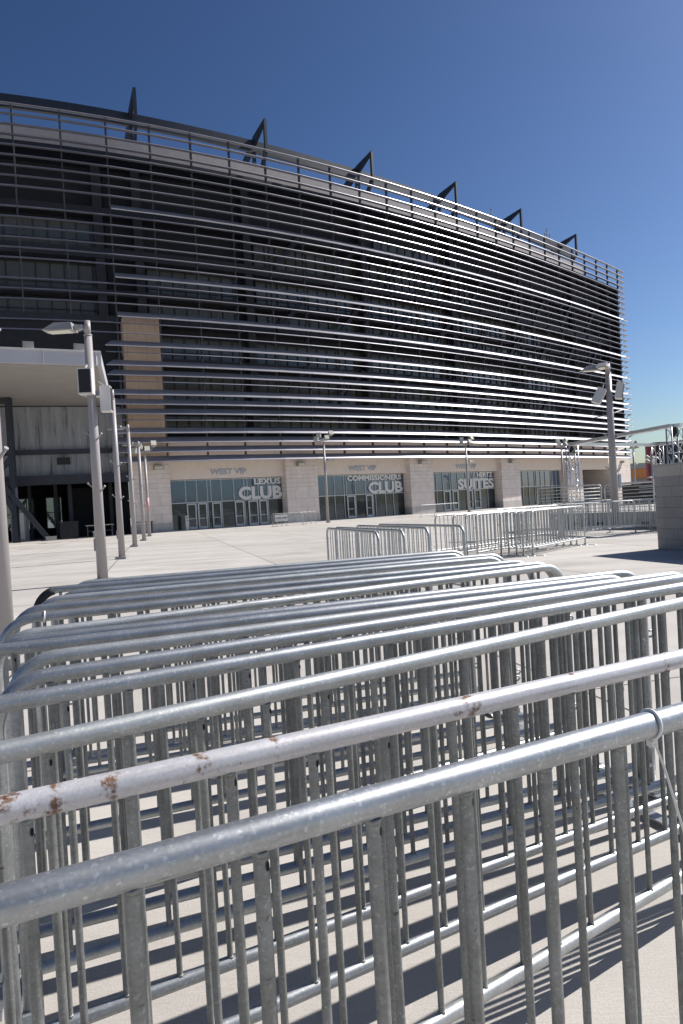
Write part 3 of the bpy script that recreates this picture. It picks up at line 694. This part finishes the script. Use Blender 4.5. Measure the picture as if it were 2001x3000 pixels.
# ---------------------------------------------------------------- lamps
def head(mb, lens, L_=.72, W=.38, H_=.19):
    # shoebox luminaire pointing to local -x from x=0
    top = [(-.06,-W*.3,H_),( -L_*.62,-W*.38,H_),(-L_*.62,W*.38,H_),(-.06,W*.3,H_)]
    bot = [(0,-W/2,0.0),(-L_,-W/2,0.02),(-L_,W/2,0.02),(0,W/2,0.0)]
    mb.mesh([Vector(p) for p in top + bot], [(0,1,2,3),(7,6,5,4),(0,4,5,1),(1,5,6,2),(2,6,7,3),(3,7,4,0)])
    mb.box(0, .2, -.06, .06, .03, .13); mb.tube([(.05,-.08,.07),(.05,.08,.07)], .07, 12)
    lens.box(-L_*.86, -L_*.12, -W*.38, W*.38, -.012, .004)
def xf(mb, Mx): mb.v = [tuple(Mx @ Vector(v)) for v in mb.v]
def box_speaker(root, Mx):
    mb = MB(); mb.box(-.16, .16, -.12, .12, -.3, .3, Mx); mb.bar(Mx @ Vector((0,0,.3)), Mx @ Vector((.0,.15,.42)), .03, .03); sp = mb.build('speaker', M['white_paint'], root)
    mb = MB(); mb.box(-.135, .135, -.128, -.121, -.27, .27, Mx); mb.build('grille', M['black'], sp)
def floods(root, z):
    mb = MB(); mb.tube([(-.55,0,z-.12),(.55,0,z+.12)], .03, 8); mb.tube([(-.5,-.4,z-.15),(.5,-.4,z-.05)], .025, 8); mb.tube([(-.3,-.45,z-.5),(-.3,0,z),(.3,.3,z+.2)], .025, 8); mb.tube([(0,0,z-.2),(0,-.4,z-.1)], .025, 8)
    mb.build('cross_arm', M['lamp_body'], root)
    for dx, dy, dz, rz in ((-.62,-.35,0.05,-25), (-.38,.1,.42,-20), (.28,-.3,.12,20), (.66,.1,.55,25)):
        Mx = Matrix.Translation((dx, dy, z + dz)) @ Matrix.Rotation(R(rz), 4, 'Z') @ Matrix.Rotation(R(-28), 4, 'X')
        mb = MB(); W = .21
        f = [(-W,-.18,-W),(W,-.18,-W),(W,-.18,W),(-W,-.18,W)]; b = [(-W*.6,.22,-W*.6),(W*.6,.22,-W*.6),(W*.6,.22,W*.6),(-W*.6,.22,W*.6)]
        mb.mesh([Mx @ Vector(p) for p in f + b], [(0,1,2,3),(7,6,5,4),(0,4,5,1),(1,5,6,2),(2,6,7,3),(3,7,4,0)]); mb.bar(Mx @ Vector((0,0,-.1)), Vector((dx*.8, dy*.8, z + dz*.3)), .04, .04)
        fl = mb.build('floodlight', M['lamp_body'], root); mb = MB(); mb.box(-W*.9, W*.9, -.19, -.182, -W*.9, W*.9, Mx); mb.build('lens', M['lens'], fl)
def lamp_pole(name, loc, H, r0, r1, label, group, heads=((180, 0),), speakers=(), pegs=True, fl=False, tape=False, plate=.2):
    root = empty(name, loc); tag(root, label, 'lamp post', group)
    mb = MB(); mb.tube([(0,0,.08),(0,0,H*.5),(0,0,H-.35)], r0, 28, (r0 + r1) / 2 if False else r1); mb.tube([(0,0,H-.36),(0,0,H-.33)], r1*1.08, 24); mb.tube([(0,0,H-.34),(0,0,H)], r1*.8, 24); mb.build('pole', M['pole'], root)
    mb = MB(); mb.box(-plate, plate, -plate, plate, 0.005, .09); mb.build('base_plate', M['pole'], root)
    mb = MB(); mb.box(-r0 - .02, -r0 + .03, -.06, .06, .75, 1.05); mb.build('access_cover', M['pole'], root)
    for ang, dz in heads:
        mb = MB(); ln = MB(); head(mb, ln); Mx = Matrix.Rotation(R(ang + 180), 4, 'Z'); Mx = Matrix.Translation((0,0,H - .22 + dz)) @ Mx @ Matrix.Translation((-r1 - .2, 0, 0))
        xf(mb, Mx); xf(ln, Mx); h = mb.build('lamp_head', M['lamp_body'], root); ln.build('lens', M['lens'], h)
    if pegs:
        for zz, a in ((H*.56, 150), (H*.545, -20), (H*.36, 150), (H*.345, -20)):
            mb = MB(); d = Vector((math.cos(R(a)), math.sin(R(a)) * .9 - .2, .0)).normalized(); p0 = Vector((0,0,zz)) + d * r0 * .7
            mb.tube([p0, p0 + d * .16 + Vector((0,0,.13))], .018, 8); mb.tube([p0 + d*.155 + Vector((0,0,.125)), p0 + d*.17 + Vector((0,0,.14))], .026, 8); mb.build('step_peg', M['pole'], root)
    for Mx in speakers: box_speaker(root, Mx)
    if fl: floods(root, H + .15)
    if tape:
        mb = MB(); mb.tube([(0,0,1.9),(0,0,2.9)], r0*.98, 16); mb.build('warning_tape', M['pink'], root)
    return root
GP = 'lamp posts in a line towards the stadium'
T = Matrix.Translation; RZ = lambda a: Matrix.Rotation(R(a), 4, 'Z')
lamp_pole('lamp_post', (-3.72, 7.35, 0), 6.3, .115, .09, 'nearest lamp post of the left line, a pale strip cut by the left edge', GP, heads=((180, 0),))
lamp_pole('lamp_post', (-5.75, 16.2, 0), 6.2, .125, .09, 'tall lamp post at left with shoebox lamp and black-faced speaker box', GP, speakers=(T((-.02,-.25,4.72)) @ RZ(4), T((.3,.12,4.35)) @ RZ(100)))
lamp_pole('lamp_post', (-8.12, 25.0, 0), 6.2, .12, .085, 'second full lamp post from the left, without any speaker box', GP)
lamp_pole('lamp_post', (-10.55, 34.6, 0), 6.2, .12, .085, 'third full lamp post from the left in the line to the stadium', GP)
lamp_pole('lamp_post', (-12.4, 42.6, 0), 6.2, .12, .085, 'fourth full lamp post from the left in the line to the stadium', GP)
lamp_pole('floodlight_post', (-14.5, 51.3, 0), 6.2, .12, .085, 'last post of the left line, floodlights on top and red tape round it', GP, heads=(), fl=True, tape=True)
lamp_pole('lamp_post', (10.38, 25.9, 0), 6.25, .145, .11, 'tall lamp post at right with two speaker boxes before the louvre end', 'right lamp post', heads=((180, 0), (235, -.02)),
          speakers=(T((-.42,-.1,5.05)) @ Matrix.Rotation(R(30), 4, 'Y') @ RZ(150), T((.36,-.1,5.2)) @ Matrix.Rotation(R(12), 4, 'Y') @ RZ(60)), plate=.26)
GF = 'four-headed floodlight posts before the entrances'
def flood_post(loc, H, label, ang=0):
    o = lamp_pole('floodlight_post', loc, H, .13, .09, label, GF, heads=((20, -1.5),), pegs=False, fl=True); o.rotation_euler = (0, 0, R(ang)); return o
flood_post((-1.25, 61.5, 0), 7.3, 'floodlight post between the first two lettered entrances')
flood_post((12.9, 69.0, 0), 6.8, 'floodlight post in front of the third lettered entrance', 15)
flood_post((24.0, 73.5, 0), 6.4, 'floodlight post behind the barriers beside the silver truss tower', 25)
flood_post((33.0, 76.5, 0), 5.9, 'floodlight post at the right end corner of the stadium', 30)
flood_post((36.6, 80.0, 0), 4.3, 'floodlight post between the stadium corner and the grey block wall', 200)
# long arms on the right-hand post
pr = [o for o in bpy.data.objects if o.get('group') == 'right lamp post'][0]
for zz in (4.35, 2.9):
    mb = MB(); mb.tube([(-.62,-.05,zz-.1),(0,0,zz),(.5,.05,zz+.14)], .02, 8); mb.build('cross_rod', M['pole'], pr)

# ---------------------------------------------------------------- block wall
bw = empty('block_wall', (7.6, 16.5, 0), 0); tag(bw, 'grey concrete block wall with paler top course casting a dark shadow', 'wall')
d1 = Vector((.25, -.968)); d2 = Vector((.968, .25))
def wallbox(mb, z0, z1, e=0.0):
    c = [Vector((0,0)) - d1*e - d2*e, d1*(4.5+e) - d2*e, d1*(4.5+e) + d2*(5+e), d2*(5+e) - d1*e]
    pts = [(p.x, p.y) for p in c]; u = 0
    for i in range(4):
        a, b = c[i], c[(i+1) % 4]; l = (b - a).length
        mb.face([(a.x,a.y,z0),(b.x,b.y,z0),(b.x,b.y,z1),(a.x,a.y,z1)], [(u,z0),(u+l,z0),(u+l,z1),(u,z1)]); u += l
    mb.face([(p.x,p.y,z1) for p in c], [(p.x,p.y) for p in c])
mb = MB(); wallbox(mb, 0, 1.74); mb.build('wall_face', M['cmu'], bw, recalc=True)
mb = MB(); wallbox(mb, 1.74, 2.03, .012); mb.build('coping', M['cap'], bw, recalc=True)

# parapet and railings ---------------------------------------------
pw = empty('parapet_wall', (8.6, 28.4, 0), math.atan2(-3.9, 2.55)); tag(pw, 'low grey concrete parapet wall with small dark drain slots', 'wall')
pL = 7.2
mb = MB(); mb.box(0, pL, 0, .3, .09, .60); mb.box(0, pL, -.03, .33, .605, .64); mb.box(.0, pL, .06, .3, 0, .088); mb.build('wall_body', M['concrete'], pw)
for xx in (1.2, 2.3, 4.2):
    mb = MB(); mb.box(xx, xx + .28, -.012, .0, .16, .27); mb.build('drain_slot', M['black'], pw)
rl = empty('mesh_railing', (8.6, 28.4, .64), math.atan2(-3.9, 2.55)); tag(rl, 'galvanised mesh railing standing on the low grey parapet wall', 'railing')
mb = MB()
for zz in (.04, .17, .30, .44): mb.tube([(0,.15,zz),(pL,.15,zz)], .012 if zz < .4 else .024, 8)
for i in range(33): mb.tube([(.1 + i*.22,.15,.02),(.1 + i*.22,.15,.44)], .008, 6)
mb.build('mesh_panel', M['bare'], rl)
for i in range(5):
    mb = MB(); mb.tube([(.05 + i*1.78,.15,0),(.05 + i*1.78,.15,.46)], .026, 10); mb.build('post', M['bare'], rl)
r2 = empty('pipe_railing', (9.5, 33.0, 0), math.atan2(-2.6, 5.4)); tag(r2, 'taller galvanised pipe railing with rounded ends behind the parapet', 'railing')
for a0, a1 in ((0, 2.9), (3.05, 8.2)):
    mb = MB()
    mb.tube([(a0,0,0.0),(a0,0,1.62),(a0+.04,0,1.72),(a0+.14,0,1.76),(a1-.14,0,1.76),(a1-.04,0,1.72),(a1,0,1.62),(a1,0,0)], .03, 10)
    for zz in (.95, 1.12, 1.28, 1.44, 1.6): mb.tube([(a0,0,zz),(a1,0,zz)], .018, 8)
    mb.build('rail_panel', M['bare'], r2)

# silver truss gate ----------------------------------------------
tg = empty('truss_gate', (10.0, 29.2, 0)); tag(tg, 'silver aluminium truss gate frame with four lattice towers and flat top beams', 'truss gate')
tw = [(10.0, 29.25), (11.35, 23.0), (15.5, 33.2), (16.85, 26.95)]
TH = 3.46; b0 = Vector((10.0, 29.2, 0))
for (x, y) in tw:
    mb = MB(); w = .19; c = [Vector((x-w,y-w,0)), Vector((x+w,y-w,0)), Vector((x+w,y+w,0)), Vector((x-w,y+w,0))]; c = [q - b0 for q in c]
    for q in c: mb.tube([q, q + Vector((0,0,TH))], .026, 8)
    nz = 8
    for i in range(4):
        a, b = c[i], c[(i+1) % 4]
        for k in range(nz):
            z0, z1 = TH * k / nz, TH * (k + 1) / nz
            if k % 2: a, b = b, a
            mb.tube([a + Vector((0,0,z0)), b + Vector((0,0,z1))], .014, 6)
            if k % 2 == 0: mb.tube([a + Vector((0,0,z0+.02)), b + Vector((0,0,z0+.02))], .018, 6)
    mb.box(x - .24 - b0.x, x + .24 - b0.x, y - .24 - b0.y, y + .24 - b0.y, 0, .015); mb.build('lattice_tower', M['alutruss'], tg)
for i, j in ((0,1), (0,2), (1,3), (2,3)):
    mb = MB(); a = Vector((*tw[i], TH + .07)) - b0; b = Vector((*tw[j], TH + .07)) - b0; mb.bar(a, b, .36, .10); mb.bar(a + Vector((0,0,.052)), b + Vector((0,0,.052)), .40, .012); mb.build('top_beam', M['alutruss'], tg)
for (x, y) in tw:
    mb = MB(); mb.tube([(x - b0.x, y - b0.y - .1, TH - .22), (x - b0.x, y - b0.y + .1, TH - .22)], .1, 12); mb.box(x - b0.x - .05, x - b0.x + .05, y - b0.y - .05, y - b0.y + .05, TH - .22, TH); mb.build('spotlight', M['black'], tg)

# ---------------------------------------------------------------- far background right
rt_ = empty('red_sign_tower', (52.1, 118, 0)); tag(rt_, 'dark red and black sign tower rising behind the grey block wall', 'sign tower')
mb = MB(); mb.box(-.1, 1.05, -3, -2.2, .9, 8.7); mb.build('red_face', M['red'], rt_)
mb = MB(); mb.box(1.06, 6, -3.2, -1.6, 2.0, 9.0); mb.build('black_panel', M['black'], rt_)
mb = MB(); mb.box(.1, .95, -2.9, -2.3, 0, .89); mb.build('plinth', M['concrete'], rt_)
flat_text('verizon', .25, .65, 5.0, 7.6, -3.03, M['white_paint'], 'lettering', rt_, rot=True)
gb = empty('parking_structure', (82, 200, 0), R(0)); tag(gb, 'low distant building with orange panels, grey roof band and dark openings', 'building')
mb = MB(); mb.box(-8, 60, 0, 30, 0, 4.2); mb.build('wall', M['concrete'], gb)
mb = MB(); mb.box(-8, 60, -.4, 29, 4.25, 7.1); mb.build('orange_panel', M['orange'], gb)
mb = MB(); mb.box(-10, 62, -1.5, 31, 7.15, 8.7); mb.build('roof', M['lamp_body'], gb)
for i in range(10):
    for z0, z1 in ((.3, 1.4), (2.2, 3.3)):
        mb = MB(); mb.box(-7.2 + i*6.6, -1.6 + i*6.6, -.06, -.01, z0, z1); mb.build('opening', M['black'], gb)
# bank of dark seating / louvred kiosk left of the block wall
kb = empty('dark_kiosk', (27.0, 62, 0)); tag(kb, 'dark louvred kiosk with a slanted grey roof behind the railing', 'kiosk')
mb = MB(); mb.box(.2, 9, 0, 4, 0, 1.85); mb.build('body', M['black'], kb)
mb = MB()
for i in range(4): mb.box(.1, 9.1, -.08, -.01, .3 + i*.4, .42 + i*.4)
mb.build('louvre', M['lamp_body'], kb)
mb = MB(); mb.bar((-.2, 1.5, 1.95), (9.4, 1.5, 2.15), 3.6, .12); mb.build('roof', M['white_paint'], kb)

# ---------------------------------------------------------------- lobby things
ks = empty('white_cabinet', (-27.1, 57.6, 0), R(10)); tag(ks, 'tall pale cabinet beside the dark braced column at left', 'cabinet')
mb = MB(); mb.box(-.62, .55, -.5, .5, 0, 2.55); mb.box(-.66, .59, -.54, .54, 2.56, 2.7); mb.build('cabinet_body', M['soffit'], ks)
mb = MB(); mb.box(-.5, .43, -.515, -.503, .2, 2.4); mb.build('door', M['white_paint'], ks)
def lobby(name, x, y, label, cat, parts):
    o = empty(name, (x, y, .03), R(25)); tag(o, label, cat)
    for nm, mt, boxes in parts:
        mb = MB()
        for b in boxes: mb.box(*b)
        mb.build(nm, mt, o)
lobby('service_counter', -22.6, 56.5, 'dark waist-high counter in the shade of the lobby', 'counter', [('body', M['dark_wall'], [(-.7,.7,-.4,.4,0,1.35)]), ('worktop', M['slab_edge'], [(-.75,.75,-.45,.45,1.36,1.42)])])
lobby('folding_table', -20.3, 57.2, 'folding table with white boxes under it in the shaded lobby', 'table', [('tabletop', M['concrete'], [(-1.1,1.1,-.4,.4,.95,1.0)]), ('leg', M['post'], [(-1.0,-.95,-.3,.3,0,.95)]), ('leg', M['post'], [(.95,1.0,-.3,.3,0,.95)]), ('shelf', M['post'], [(-.94,.94,-.3,.3,.5,.54)])])
lobby('storage_box', -20.3, 56.9, 'pale blue storage box under the lobby table', 'box', [('body', M['soffit'], [(-.45,.35,-.25,.25,0,.42)]), ('lid', M['white_paint'], [(-.48,.38,-.28,.28,.421,.47)])])
lobby('low_bin', -23.3, 54.6, 'small pale tub on the lobby floor next to the counter', 'tub', [('body', M['concrete'], [(-.4,.4,-.2,.2,0,.28)]), ('rim', M['soffit'], [(-.43,.43,-.23,.23,.281,.32)])])
lobby('metal_bench', -16.9, 58.2, 'dark table deep in the lobby beside a column', 'table', [('seat', M['slab_edge'], [(-.8,.8,-.35,.35,1.0,1.05)]), ('leg', M['post'], [(-.7,-.64,-.3,.3,0,1.0)]), ('leg', M['post'], [(.64,.7,-.3,.3,0,1.0)])])
# intercom post by the first door
q = P(5.2, -1.0, 0); ip = empty('intercom_post', q, R(28)); tag(ip, 'short stainless access post beside the first entrance door', 'access post')
mb = MB(); mb.box(-.15, .15, -.1, .1, 0, 1.35); mb.build('post_body', M['alu'], ip)
mb = MB(); mb.tube([(0,-.101,1.15),(0,-.12,1.15)], .07, 14); mb.box(-.05,.05,-.112,-.101,.85,.95); mb.build('button', M['black'], ip)
# small sign on last pier
sp_ = SB(); sp_.slab(80.0, 81.0, -1.25, -1.2, 1.7, 3.9); sgn = sp_.done('wall_sign', M['sign_blue'])
